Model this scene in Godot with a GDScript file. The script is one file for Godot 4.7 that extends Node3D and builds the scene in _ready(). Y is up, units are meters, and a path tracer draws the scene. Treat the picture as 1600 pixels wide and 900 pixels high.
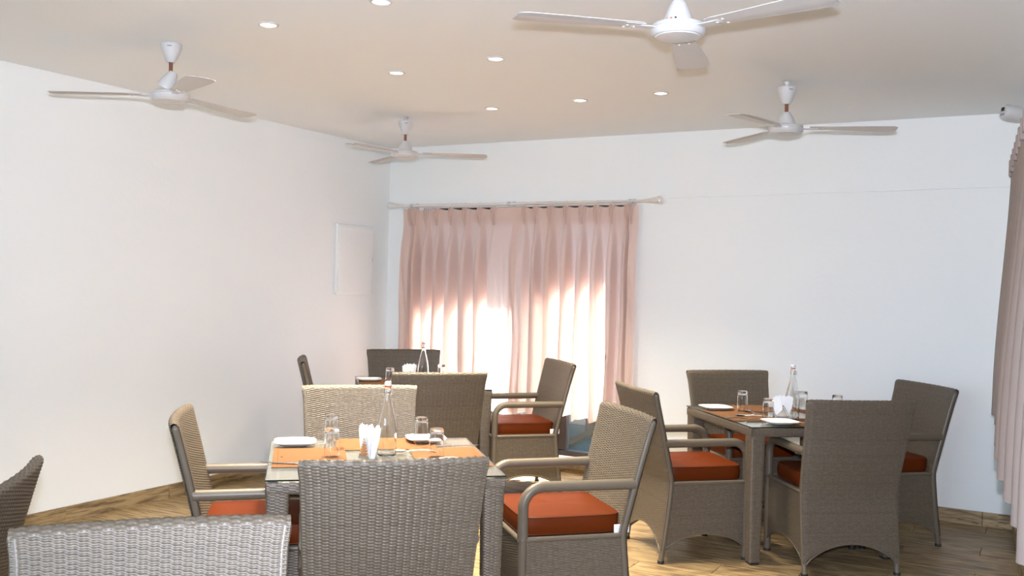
extends Node3D
# Restaurant corner: white walls, ceiling fans and downlights, woven armchairs round glass-topped tables.

const FLOOR_TO_CEILING := 2.658
const WALL_LEFT_X := -5.098
const WALL_BACK_Z := -6.923
const CORNER_RIGHT_X := -0.145
const RIGHT_SLOPE := 0.06          # the right wall runs slightly off the room's axis
const TABLE_TOP := 0.75

var rng := RandomNumberGenerator.new()
var used := {}
var mat := {}

# ------------------------------------------------------------------ mesh building
class Geo:
	var v := PackedVector3Array()
	var n := PackedVector3Array()
	var uv := PackedVector2Array()
	var c := PackedColorArray()
	var ix := PackedInt32Array()
	var colored := false

	func grid(p: PackedVector3Array, nu: int, nv: int, flip := false, closed_u := false, uvs := PackedVector2Array(), norms := PackedVector3Array(), cols := PackedColorArray(), skip_same := false) -> void:
		# nu x nv points, u fastest; the front is du x dv (or the other side when flipped)
		var at := v.size()
		for j in nv:
			for i in nu:
				var k := j * nu + i
				v.append(p[k])
				if norms.size():
					n.append(norms[k])
				else:
					var i0 := i - 1
					var i1 := i + 1
					if closed_u:
						if i0 < 0: i0 = nu - 2
						if i1 >= nu: i1 = 1
					else:
						i0 = maxi(i0, 0)
						i1 = mini(i1, nu - 1)
					var du := p[j * nu + i1] - p[j * nu + i0]
					var dv := p[mini(j + 1, nv - 1) * nu + i] - p[maxi(j - 1, 0) * nu + i]
					if dv.length_squared() < 1e-14:
						dv = p[mini(j + 2, nv - 1) * nu + i] - p[maxi(j - 2, 0) * nu + i]
					if du.length_squared() < 1e-14:
						var jj := j + 1 if j + 1 < nv else j - 1
						du = p[jj * nu + i1] - p[jj * nu + i0]
					var nn := du.cross(dv)
					if flip: nn = -nn
					n.append(nn.normalized() if nn.length_squared() > 1e-20 else Vector3.UP)
				uv.append(uvs[k] if uvs.size() else Vector2(float(i) / maxi(nu - 1, 1), float(j) / maxi(nv - 1, 1)))
				c.append(cols[k] if cols.size() else Color.WHITE)
		if cols.size(): colored = true
		for j in nv - 1:
			for i in nu - 1:
				var a := j * nu + i
				var b := a + 1
				var d := a + nu
				var e := d + 1
				if skip_same and p[a].is_equal_approx(p[d]) and p[b].is_equal_approx(p[e]):
					continue
				if flip:
					ix.append_array(PackedInt32Array([at + a, at + b, at + d, at + b, at + e, at + d]))
				else:
					ix.append_array(PackedInt32Array([at + a, at + d, at + b, at + b, at + d, at + e]))

	func fan(ring: PackedVector3Array, normal: Vector3) -> void:   # a flat cap over a convex outline
		var at := v.size()
		var mid := Vector3.ZERO
		for q in ring: mid += q
		mid /= ring.size()
		v.append(mid); n.append(normal); uv.append(Vector2(0.5, 0.5)); c.append(Color.WHITE)
		for q in ring:
			v.append(q); n.append(normal); uv.append(Vector2(q.x, q.z)); c.append(Color.WHITE)
		for i in ring.size():
			var a := i + 1
			var b := (i + 1) % ring.size() + 1
			if (v[at + b] - mid).cross(v[at + a] - mid).dot(normal) > 0.0:
				ix.append_array(PackedInt32Array([at, at + a, at + b]))
			else:
				ix.append_array(PackedInt32Array([at, at + b, at + a]))

	func box(center: Vector3, size: Vector3, r := 0.004, seg := 2, t := Transform3D()) -> void:   # rounded box
		var h := size / 2.0
		r = minf(r, minf(h.x, minf(h.y, h.z)) * 0.99)
		var inner := h - Vector3(r, r, r)
		for face in 6:
			var axis := face / 2
			var s := 1.0 if face % 2 == 0 else -1.0
			var a1 := (axis + 1) % 3
			var a2 := (axis + 2) % 3
			var steps1 := _steps(h[a1], r, seg)
			var steps2 := _steps(h[a2], r, seg)
			var p := PackedVector3Array()
			var nn := PackedVector3Array()
			var uvs := PackedVector2Array()
			for q2 in steps2:
				for q1 in steps1:
					var w := Vector3.ZERO
					w[axis] = s * h[axis]
					w[a1] = q1
					w[a2] = q2
					var core := Vector3(clampf(w.x, -inner.x, inner.x), clampf(w.y, -inner.y, inner.y), clampf(w.z, -inner.z, inner.z))
					var dir := (w - core).normalized()
					p.append(t * (core + dir * r + center))
					nn.append((t.basis * dir).normalized())
					uvs.append(Vector2(q1, q2))
			grid(p, steps1.size(), steps2.size(), s < 0.0, false, uvs, nn)

	func _steps(h: float, r: float, seg: int) -> PackedFloat32Array:
		var out := PackedFloat32Array()
		for k in seg + 1: out.append(-h + r * tan(PI / 4.0 * k / seg) if seg > 1 else -h + r * k)
		for k in seg + 1: out.append(h - r * tan(PI / 4.0 * (seg - k) / seg) if seg > 1 else h - r * (seg - k))
		return out

	func lathe(profile: Array, segs := 24, t := Transform3D(), shape := 0.0) -> void:
		# profile of Vector2(radius, y) from the bottom of the outside upwards; a corner sharper than 40 degrees stays crisp
		var start := 0
		for k in range(1, profile.size()):
			var last := k == profile.size() - 1
			var sharp := false
			if not last:
				sharp = absf((profile[k] - profile[k - 1]).angle_to(profile[k + 1] - profile[k])) > 0.7
			if last or sharp:
				var p := PackedVector3Array()
				for j in range(start, k + 1):
					for i in segs + 1:
						var a := TAU * i / segs
						var r: float = profile[j].x
						if shape > 0.0: r /= pow(pow(absf(cos(a)), shape) + pow(absf(sin(a)), shape), 1.0 / shape)
						p.append(t * Vector3(cos(a) * r, profile[j].y, sin(a) * r))
				grid(p, segs + 1, k - start + 1, true, true)
				start = k

	func tube(path: PackedVector3Array, radius, sides := 10, ripple := 0.0, wraps := 1.0, cap := true) -> void:
		# radius: a number or one value per point; ripple: every second ring stands proud, as wound cane does
		var up := Vector3.UP
		var t0 := (path[1] - path[0]).normalized()
		if absf(t0.dot(up)) > 0.9: up = Vector3.RIGHT
		var side := t0.cross(up).normalized()
		var p := PackedVector3Array()
		var uvs := PackedVector2Array()
		var run := 0.0
		for j in path.size():
			var tt := (path[mini(j + 1, path.size() - 1)] - path[maxi(j - 1, 0)]).normalized()
			side = (side - tt * side.dot(tt)).normalized()
			var other := tt.cross(side)
			var r: float = radius[j] if radius is Array or radius is PackedFloat32Array else radius
			if ripple > 0.0: r += ripple * (1.0 if j % 2 == 0 else -1.0)
			if j > 0: run += path[j].distance_to(path[j - 1])
			for i in sides + 1:
				var a := TAU * i / sides
				p.append(path[j] + (side * cos(a) + other * sin(a)) * r)
				uvs.append(Vector2(float(i) / sides, run))
		grid(p, sides + 1, path.size(), false, true, uvs)
		if cap:
			fan(p.slice(0, sides), -t0)
			fan(p.slice(p.size() - sides - 1, p.size() - 1), (path[path.size() - 1] - path[path.size() - 2]).normalized())

	func prism(outline: PackedVector2Array, depth: float, t := Transform3D(), bevel := 0.0) -> void:
		# an outline in x and y, extruded along z from 0 to depth; convex or not
		var tri := Geometry2D.triangulate_polygon(outline)
		var ccw := not Geometry2D.is_polygon_clockwise(outline)
		for s in 2:
			var at := v.size()
			var z := depth if s == 0 else 0.0
			var nn := t.basis * Vector3(0, 0, 1.0 if s == 0 else -1.0)
			for q in outline:
				v.append(t * Vector3(q.x, q.y, z)); n.append(nn.normalized()); uv.append(q); c.append(Color.WHITE)
			for k in range(0, tri.size(), 3):
				var a := at + tri[k]
				var b := at + tri[k + 1]
				var d := at + tri[k + 2]
				if (v[d] - v[a]).cross(v[b] - v[a]).dot(nn) > 0.0: ix.append_array(PackedInt32Array([a, b, d]))
				else: ix.append_array(PackedInt32Array([a, d, b]))
		for k in outline.size():
			var a := outline[k]
			var b := outline[(k + 1) % outline.size()]
			grid(PackedVector3Array([t * Vector3(a.x, a.y, 0), t * Vector3(b.x, b.y, 0), t * Vector3(a.x, a.y, depth), t * Vector3(b.x, b.y, depth)]), 2, 2, not ccw)

	func weave(f: Callable, ribs: int, rows: int, amp := 0.0028, closed := false, per_rib := 4, per_row := 3, seed_no := 1) -> void:
		# flat cane woven over and under upright ribs: real relief on the surface f(s, t), s and t from 0 to 1
		var r := RandomNumberGenerator.new()
		r.seed = seed_no
		var tone := PackedFloat32Array()
		for k in rows + 1: tone.append(r.randf_range(0.86, 1.12))
		var nu := ribs * per_rib + 1
		var nv := rows * per_row + 1
		var p := PackedVector3Array()
		p.resize(nu * nv)
		for j in nv:
			for i in nu:
				p[j * nu + i] = f.call(float(i) / (nu - 1), float(j) / (nv - 1))
		var q := p.duplicate()
		var uvs := PackedVector2Array()
		var cols := PackedColorArray()
		for j in nv:
			for i in nu:
				var k := j * nu + i
				var i0 := maxi(i - 1, 0)
				var i1 := mini(i + 1, nu - 1)
				if closed:
					if i == 0: i0 = nu - 2
					if i == nu - 1: i1 = 1
				var nn := (p[j * nu + i1] - p[j * nu + i0]).cross(p[mini(j + 1, nv - 1) * nu + i] - p[maxi(j - 1, 0) * nu + i])
				var x := float(i) / per_rib
				var y := float(j) / per_row
				var row := mini(int(floor(y + 0.0001)), rows - 1)
				var fy := y - row
				var strand := sqrt(maxf(sin(PI * clampf(fy, 0.0, 1.0)), 0.0)) * (0.52 + 0.48 * clampf(1.5 * cos(PI * (x + row)), -1.0, 1.0))
				var rib := 0.60 if i % per_rib == 0 else 0.0
				if nn.length_squared() > 1e-18:
					q[k] = p[k] + nn.normalized() * amp * maxf(strand, rib)
				uvs.append(Vector2(x * 0.024, y * 0.0055))
				var w := tone[row] * (1.0 + 0.07 * sin(x * 1.7 + row * 2.3))
				cols.append(Color(w, w, w))
		grid(q, nu, nv, false, closed, uvs, PackedVector3Array(), cols, true)

	func mesh() -> ArrayMesh:
		var a := []
		a.resize(Mesh.ARRAY_MAX)
		a[Mesh.ARRAY_VERTEX] = v
		a[Mesh.ARRAY_NORMAL] = n
		a[Mesh.ARRAY_TEX_UV] = uv
		if colored: a[Mesh.ARRAY_COLOR] = c
		a[Mesh.ARRAY_INDEX] = ix
		var m := ArrayMesh.new()
		m.add_surface_from_arrays(Mesh.PRIMITIVE_TRIANGLES, a)
		return m

# ------------------------------------------------------------------ nodes
func numbered(called: String) -> String:
	if not used.has(called):
		used[called] = 0
		return called
	used[called] += 1
	return "%s_%03d" % [called, used[called]]

func tag(o: Node3D, label: String, category: String, group := "", kind := "") -> Node3D:
	o.set_meta("label", label)
	if category: o.set_meta("category", category)
	if group: o.set_meta("group", group)
	if kind: o.set_meta("kind", kind)
	return o

func thing(called: String, label: String, category: String, at := Vector3.ZERO, turn := 0.0, group := "") -> Node3D:
	var o := Node3D.new()
	o.name = numbered(called)
	add_child(o)
	o.position = at
	o.rotation.y = turn
	tag(o, label, category, group)
	return o

func put(called: String, shape, material: Material, parent: Node = self) -> MeshInstance3D:
	var o := MeshInstance3D.new()
	o.name = numbered(called) if parent == self else called
	o.mesh = shape.mesh() if shape is Geo else shape
	o.material_override = material
	o.cast_shadow = GeometryInstance3D.SHADOW_CASTING_SETTING_ON
	parent.add_child(o, true)
	return o

func struct(called: String, shape, material: Material, label: String, parent: Node = self) -> MeshInstance3D:
	var o := put(called, shape, material, parent)
	o.set_meta("kind", "structure")
	o.set_meta("label", label)
	if parent == self: o.set_meta("category", called.get_slice("_", 0))
	return o

func copy(o: Node3D, base: String, label: String, at: Vector3, turn: float, group := "") -> Node3D:
	var r: Node3D = o.duplicate()
	r.name = numbered(base)
	add_child(r)
	r.position = at
	r.rotation.y = turn
	r.set_meta("label", label)
	if group: r.set_meta("group", group)
	return r

func paint(linear: Color, rough := 0.6, metal := 0.0, spec := 0.5) -> StandardMaterial3D:
	var m := StandardMaterial3D.new()
	m.albedo_color = linear.linear_to_srgb()
	m.roughness = rough
	m.metallic = metal
	m.metallic_specular = spec
	return m

func noise_tex(freq: float, lo: Color, hi: Color, seed_no: int, size := 256, normal := false, octaves := 4) -> NoiseTexture2D:
	var f := FastNoiseLite.new()
	f.seed = seed_no
	f.frequency = freq
	f.fractal_octaves = octaves
	var t := NoiseTexture2D.new()
	t.noise = f
	t.width = size
	t.height = size
	t.seamless = true
	if normal:
		t.as_normal_map = true
		t.bump_strength = 3.0
	else:
		var g := Gradient.new()
		g.set_color(0, lo)
		g.set_color(1, hi)
		t.color_ramp = g
	return t

func wood_image(seed_no: int, dark: Color, light: Color) -> ImageTexture:   # long grain with knots of darker figure, sRGB
	var f := FastNoiseLite.new()
	f.seed = seed_no
	f.frequency = 0.012
	f.fractal_octaves = 4
	var g := FastNoiseLite.new()
	g.seed = seed_no + 9
	g.frequency = 0.05
	var im := Image.create(512, 128, false, Image.FORMAT_RGB8)
	for y in 128:
		for x in 512:
			var warp := f.get_noise_2d(x * 0.5, y * 1.5) * 22.0
			var a := 0.5 + 0.5 * g.get_noise_2d(x * 0.08, (y + warp) * 3.0)
			var b := 0.5 + 0.9 * f.get_noise_2d(x * 0.7 + 300.0, y * 4.0)
			var k := clampf(a * 0.45 + b * 0.55, 0.0, 1.0)
			im.set_pixel(x, y, dark.lerp(light, smoothstep(0.12, 0.72, k)))
	return ImageTexture.create_from_image(im)

func make_materials() -> void:
	mat.wall = paint(Color(0.885, 0.91, 0.90), 0.75, 0.0, 0.3)
	mat.wall.normal_enabled = true
	mat.wall.normal_texture = noise_tex(0.05, Color.BLACK, Color.WHITE, 3, 256, true)
	mat.wall.normal_scale = 0.08
	mat.wall.uv1_triplanar = true
	mat.wall.uv1_world_triplanar = true
	mat.wall.uv1_scale = Vector3(1.5, 1.5, 1.5)
	mat.ceiling = paint(Color(0.86, 0.89, 0.90), 0.8, 0.0, 0.25)
	var cane_tint := noise_tex(0.03, Color(0.86, 0.85, 0.83), Color(1, 1, 1), 5)
	mat.cane = paint(Color(0.148, 0.120, 0.088), 0.42, 0.0, 0.5)
	mat.cane.albedo_texture = cane_tint
	mat.cane.uv1_scale = Vector3(6, 6, 6)
	mat.cane.vertex_color_use_as_albedo = true
	mat.wound = paint(Color(0.128, 0.104, 0.075), 0.4, 0.0, 0.5)
	mat.vinyl = paint(Color(0.108, 0.0195, 0.002), 0.55, 0.0, 0.22)
	mat.vinyl.normal_enabled = true
	mat.vinyl.normal_texture = noise_tex(0.2, Color.BLACK, Color.WHITE, 8, 256, true)
	mat.vinyl.normal_scale = 0.12
	mat.vinyl.uv1_triplanar = true
	mat.vinyl.uv1_scale = Vector3(9, 9, 9)
	mat.seam = paint(Color(0.08, 0.014, 0.004), 0.5)
	mat.strap = paint(Color(0.8, 0.8, 0.8), 0.8)
	mat.black = paint(Color(0.02, 0.02, 0.02), 0.5)
	mat.white_metal = paint(Color(0.61, 0.605, 0.60), 0.32, 0.0, 0.5)
	mat.white_blade = paint(Color(0.61, 0.60, 0.585), 0.4, 0.0, 0.5)
	mat.chrome = paint(Color(0.90, 0.885, 0.86), 0.32, 0.85)
	mat.steel = paint(Color(0.52, 0.50, 0.47), 0.25, 1.0)
	mat.copper = paint(Color(0.22, 0.08, 0.045), 0.45, 0.3)
	mat.porcelain = paint(Color(0.85, 0.84, 0.82), 0.15, 0.0, 0.5)
	mat.paper = paint(Color(0.86, 0.86, 0.86), 0.9, 0.0, 0.2)
	mat.glass = StandardMaterial3D.new()
	mat.glass.albedo_color = Color(1, 1, 1, 0.0)
	mat.glass.roughness = 0.02
	mat.glass.refraction_enabled = true
	mat.glass.refraction_scale = 0.05
	mat.pane = paint(Color(0.75, 0.9, 0.85), 0.02)
	mat.pane.transparency = BaseMaterial3D.TRANSPARENCY_ALPHA
	mat.pane.albedo_color.a = 0.06
	mat.window_pane = mat.pane.duplicate()
	mat.window_pane.metallic_specular = 0.05
	mat.glass_edge = paint(Color(0.003, 0.016, 0.013), 0.2)
	mat.rubber_orange = paint(Color(0.65, 0.12, 0.03), 0.5)
	mat.gauze = paint(Color(0.76, 0.55, 0.465), 0.72, 0.0, 0.35)
	mat.gauze.cull_mode = BaseMaterial3D.CULL_DISABLED
	mat.gauze.backlight_enabled = true
	mat.gauze.backlight = Color(0.74, 0.715, 0.71)
	mat.gauze.rim_enabled = true
	mat.gauze.rim = 0.3
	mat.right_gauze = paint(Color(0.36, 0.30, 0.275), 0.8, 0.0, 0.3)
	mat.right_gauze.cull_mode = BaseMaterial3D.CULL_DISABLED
	mat.frame = paint(Color(0.035, 0.026, 0.022), 0.5)
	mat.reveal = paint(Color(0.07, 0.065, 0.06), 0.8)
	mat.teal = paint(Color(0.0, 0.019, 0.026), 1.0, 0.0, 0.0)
	mat.dark_wood = paint(Color(0.001, 0.0006, 0.0006), 1.0, 0.0, 0.0)
	mat.lamp_glow = StandardMaterial3D.new()
	mat.lamp_glow.albedo_color = Color(0.9, 0.9, 0.9)
	mat.lamp_glow.emission_enabled = true
	mat.lamp_glow.emission = Color(1.0, 0.97, 0.9)
	mat.lamp_glow.emission_energy_multiplier = 3.0
	mat.lens_black = paint(Color(0.01, 0.01, 0.012), 0.1)
	mat.grey_plastic = paint(Color(0.3, 0.3, 0.33), 0.4)
	mat.planks = []
	for k in 6:
		var m := paint(Color(1, 1, 1), 0.42, 0.0, 0.4)
		m.albedo_texture = wood_image(20 + k, Color(0.40, 0.32, 0.225).lightened(0.02 * (k % 3)), Color(0.70, 0.605, 0.45).darkened(0.035 * (k % 4)))
		m.uv1_offset = Vector3(0.17 * k, 0.0, 0)
		mat.planks.append(m)

# ------------------------------------------------------------------ scene
func _ready() -> void:
	rng.seed = 7
	# camera, sky, sun, flash, exposure
	var cam := Camera3D.new()
	cam.name = "camera"
	add_child(cam)
	cam.transform = Transform3D(Basis(Vector3(0.87422, 0.02455, -0.48492), Vector3(-0.02376, 0.99969, 0.00778), Vector3(0.48496, 0.00473, 0.87452)).orthonormalized(), Vector3(0, 1.4911, 0))
	cam.fov = 33.2815
	cam.near = 0.05
	cam.far = 100.0
	cam.current = true
	var env := Environment.new()
	var sky := Sky.new()
	var sm := ProceduralSkyMaterial.new()
	sm.sky_top_color = Color(0.64, 0.77, 0.90)
	sm.sky_horizon_color = Color(0.80, 0.88, 0.94)
	sm.ground_bottom_color = Color(0.64, 0.69, 0.72)
	sm.ground_horizon_color = Color(0.72, 0.75, 0.75)
	sky.sky_material = sm
	env.background_mode = Environment.BG_SKY
	env.sky = sky
	env.background_energy_multiplier = 9.0
	env.tonemap_mode = Environment.TONE_MAPPER_LINEAR
	env.tonemap_exposure = 1.56
	env.sdfgi_enabled = true
	env.ssao_enabled = true
	env.ssil_enabled = true
	var we := WorldEnvironment.new()
	we.name = "environment"
	we.environment = env
	add_child(we)
	var sun := DirectionalLight3D.new()
	sun.name = "sun"
	add_child(sun)
	sun.look_at_from_position(Vector3.ZERO, Vector3(-0.50, -0.62, 0.60))
	sun.light_color = Color(1.0, 0.995, 0.98)
	sun.light_energy = 19.0
	sun.light_angular_distance = 2.0
	sun.shadow_enabled = true
	var flash := SpotLight3D.new()            # the photographer's flash, on top of the camera
	flash.name = "camera_flash"
	add_child(flash)
	flash.position = Vector3(0.0, 1.62, 0.0)
	flash.look_at_from_position(flash.position, flash.position + Vector3(-0.44, 0.15, -0.87))
	flash.light_color = Color(0.91, 0.93, 1.0)
	flash.light_energy = 11.5
	flash.light_size = 0.025
	flash.spot_range = 20.0
	flash.spot_attenuation = 2.0
	flash.spot_angle = 50.0
	flash.spot_angle_attenuation = 0.8
	flash.shadow_enabled = true

	make_materials()
	build_room()
	build_window()
	build_curtains()
	build_fans()
	build_downlights()
	build_tables()
	build_chairs()
	build_tableware()
	build_small_things()

func right_x(z: float) -> float:
	return CORNER_RIGHT_X + (z - WALL_BACK_Z) * RIGHT_SLOPE

func build_room() -> void:
	var h := FLOOR_TO_CEILING
	var front := 2.2
	# floor: a bed, and every plank a piece of its own
	var g := Geo.new()
	g.box(Vector3(-2.3, -0.1, -2.4), Vector3(6.4, 0.18, 9.6), 0.002, 1)
	var floor_node := struct("floor", g, paint(Color(0.06, 0.05, 0.04), 0.9), "wood-look plank floor in mixed beige and brown tones")
	var cache := {}
	var width := 0.2
	var z := WALL_BACK_Z
	var row := 0
	while z < front:
		var x0 := WALL_LEFT_X - 0.0
		var end := right_x(z + width) + 0.02
		var x: float = x0 - [0.0, 0.4, 0.8][row % 3]
		while x < end:
			var a := maxf(x, x0)
			var b := minf(x + 1.2, end)
			if b - a > 0.03:
				var key := snappedf(b - a, 0.001)
				if not cache.has(key):
					var pg := Geo.new()
					pg.box(Vector3(0, -0.005, 0), Vector3(key - 0.003, 0.01, width - 0.003), 0.0012, 1)
					for k in pg.uv.size(): pg.uv[k] = Vector2(pg.v[k].x / 1.2, pg.v[k].z / width * 0.9)
					cache[key] = pg.mesh()
				var o := put("plank", cache[key], mat.planks[rng.randi() % 6], floor_node)
				o.position = Vector3((a + b) / 2.0, 0.0, z + width / 2.0)
				if rng.randf() < 0.5: o.rotation.y = PI
			x += 1.2
		z += width
		row += 1
	# ceiling and walls
	g = Geo.new()
	g.box(Vector3(-2.3, h + 0.1, -2.4), Vector3(6.6, 0.2, 10.0), 0.002, 1)
	struct("ceiling", g, mat.ceiling, "flat off-white painted ceiling with recessed downlights")
	g = Geo.new()
	g.box(Vector3(WALL_LEFT_X - 0.1, h / 2, -2.4), Vector3(0.2, h, 9.5), 0.002, 1)
	struct("wall_left", g, mat.wall, "white painted wall on the left with the cover panel")
	g = Geo.new()
	var wx0 := -4.68
	var wx1 := -2.765
	var wy0 := 0.115
	var wy1 := 2.125
	var zc := WALL_BACK_Z - 0.1
	g.box(Vector3((WALL_LEFT_X - 0.2 + wx0) / 2, h / 2, zc), Vector3(wx0 - WALL_LEFT_X + 0.2, h, 0.2), 0.001, 1)
	g.box(Vector3((wx1 + 0.6) / 2, h / 2, zc), Vector3(0.6 - wx1, h, 0.2), 0.001, 1)
	g.box(Vector3((wx0 + wx1) / 2, (wy1 + h) / 2, zc), Vector3(wx1 - wx0, h - wy1, 0.2), 0.001, 1)
	g.box(Vector3((wx0 + wx1) / 2, wy0 / 2, zc), Vector3(wx1 - wx0, wy0, 0.2), 0.001, 1)
	struct("wall_back", g, mat.wall, "white painted back wall with the curtained window")
	g = Geo.new()
	var ang := atan(RIGHT_SLOPE)
	var t := Transform3D(Basis(Vector3.UP, ang), Vector3(CORNER_RIGHT_X, 0, WALL_BACK_Z))
	g.box(Vector3(0.1, h / 2, 4.6), Vector3(0.2, h, 9.6), 0.001, 1, t)
	struct("wall_right", g, mat.wall, "white painted wall at the right edge behind the taupe curtain")
	g = Geo.new()
	g.box(Vector3(-4.4, h / 2, front + 0.1), Vector3(2.2, h, 0.2), 0.001, 1)
	g.box(Vector3(0.35, h / 2, front + 0.1), Vector3(1.3, h, 0.2), 0.001, 1)
	g.box(Vector3(-1.8, 0.35, front + 0.1), Vector3(3.0, 0.7, 0.2), 0.001, 1)
	g.box(Vector3(-1.8, h - 0.15, front + 0.1), Vector3(3.0, 0.3, 0.2), 0.001, 1)
	struct("wall_front", g, mat.wall, "white painted wall with a wide window behind the camera")
	var w2 := tag(Node3D.new(), "wide daylight window in the wall behind the camera", "window", "", "structure")
	w2.name = numbered("window_2")
	add_child(w2)
	g = Geo.new()
	for xm in [-3.27, -2.29, -1.31, -0.33]:
		g.box(Vector3(xm, 1.53, front + 0.1), Vector3(0.06, 1.66, 0.06), 0.003, 1)
	for ym in [0.73, 2.33]:
		g.box(Vector3(-1.8, ym, front + 0.1), Vector3(3.0, 0.06, 0.06), 0.003, 1)
	put("window_frame", g, mat.white_metal, w2)
	for xm in [-2.78, -1.80, -0.82]:
		g = Geo.new()
		g.box(Vector3(xm, 1.53, front + 0.1), Vector3(0.92, 1.54, 0.006), 0.0005, 1)
		put("pane", g, mat.pane, w2)
	# skirting tiles, each a piece of its own
	var bh := 0.092
	var th := 0.011
	g = Geo.new()
	g.box(Vector3(WALL_LEFT_X + 0.002, bh / 2, -2.4), Vector3(0.004, bh, 9.0), 0.0005, 1)
	var bl := struct("baseboard_left", g, mat.black, "wood-look skirting tiles along the foot of the left wall")
	for k in 8:
		var z0 := WALL_BACK_Z + 0.02 + k * 1.19
		var pg := Geo.new()
		pg.box(Vector3(0, 0, 0), Vector3(th, bh, 1.186), 0.002, 1)
		for q in pg.uv.size(): pg.uv[q] = Vector2(pg.v[q].z / 1.2, pg.v[q].y / 0.2)
		put("skirting_tile", pg, mat.planks[(k * 2 + 1) % 6], bl).position = Vector3(WALL_LEFT_X + th / 2, bh / 2, minf(z0 + 0.593, 1.6))
	g = Geo.new()
	g.box(Vector3(-2.62, bh / 2, WALL_BACK_Z + 0.002), Vector3(4.9, bh, 0.004), 0.0005, 1)
	var bb := struct("baseboard_back", g, mat.black, "wood-look skirting tiles along the foot of the back wall")
	var xx := WALL_LEFT_X + th
	var k2 := 0
	while xx < CORNER_RIGHT_X - 0.05:
		var le := minf(1.19, CORNER_RIGHT_X - xx)
		var pg := Geo.new()
		pg.box(Vector3.ZERO, Vector3(le - 0.003, bh, th), 0.002, 1)
		for q in pg.uv.size(): pg.uv[q] = Vector2(pg.v[q].x / 1.2, pg.v[q].y / 0.2)
		put("skirting_tile", pg, mat.planks[(k2 + 2) % 6], bb).position = Vector3(xx + le / 2, bh / 2, WALL_BACK_Z + th / 2)
		xx += le
		k2 += 1
	g = Geo.new()
	g.box(Vector3(-0.002, bh / 2, 4.4), Vector3(0.004, bh, 8.6), 0.0005, 1, t)
	var br := struct("baseboard_right", g, mat.black, "wood-look skirting tiles along the foot of the right wall")
	for k in 7:
		var pg := Geo.new()
		pg.box(Vector3(-th / 2, bh / 2, 0.62 + k * 1.19), Vector3(th, bh, 1.186), 0.002, 1, t)
		for q in pg.uv.size(): pg.uv[q] = Vector2(pg.v[q].z / 1.2, pg.v[q].y / 0.2)
		put("skirting_tile", pg, mat.planks[k % 6], br)
	# thin cable run painted over on the back wall
	g = Geo.new()
	var path := PackedVector3Array()
	for k in 24:
		var f := k / 23.0
		path.append(Vector3(lerpf(-2.50, -0.16, f), lerpf(2.165, 2.188, f) + 0.002 * sin(f * 17.0), WALL_BACK_Z + 0.003))
	g.tube(path, 0.0035, 6)
	struct("trim_1", g, mat.wall, "thin painted-over cable running across the upper back wall")

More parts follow.
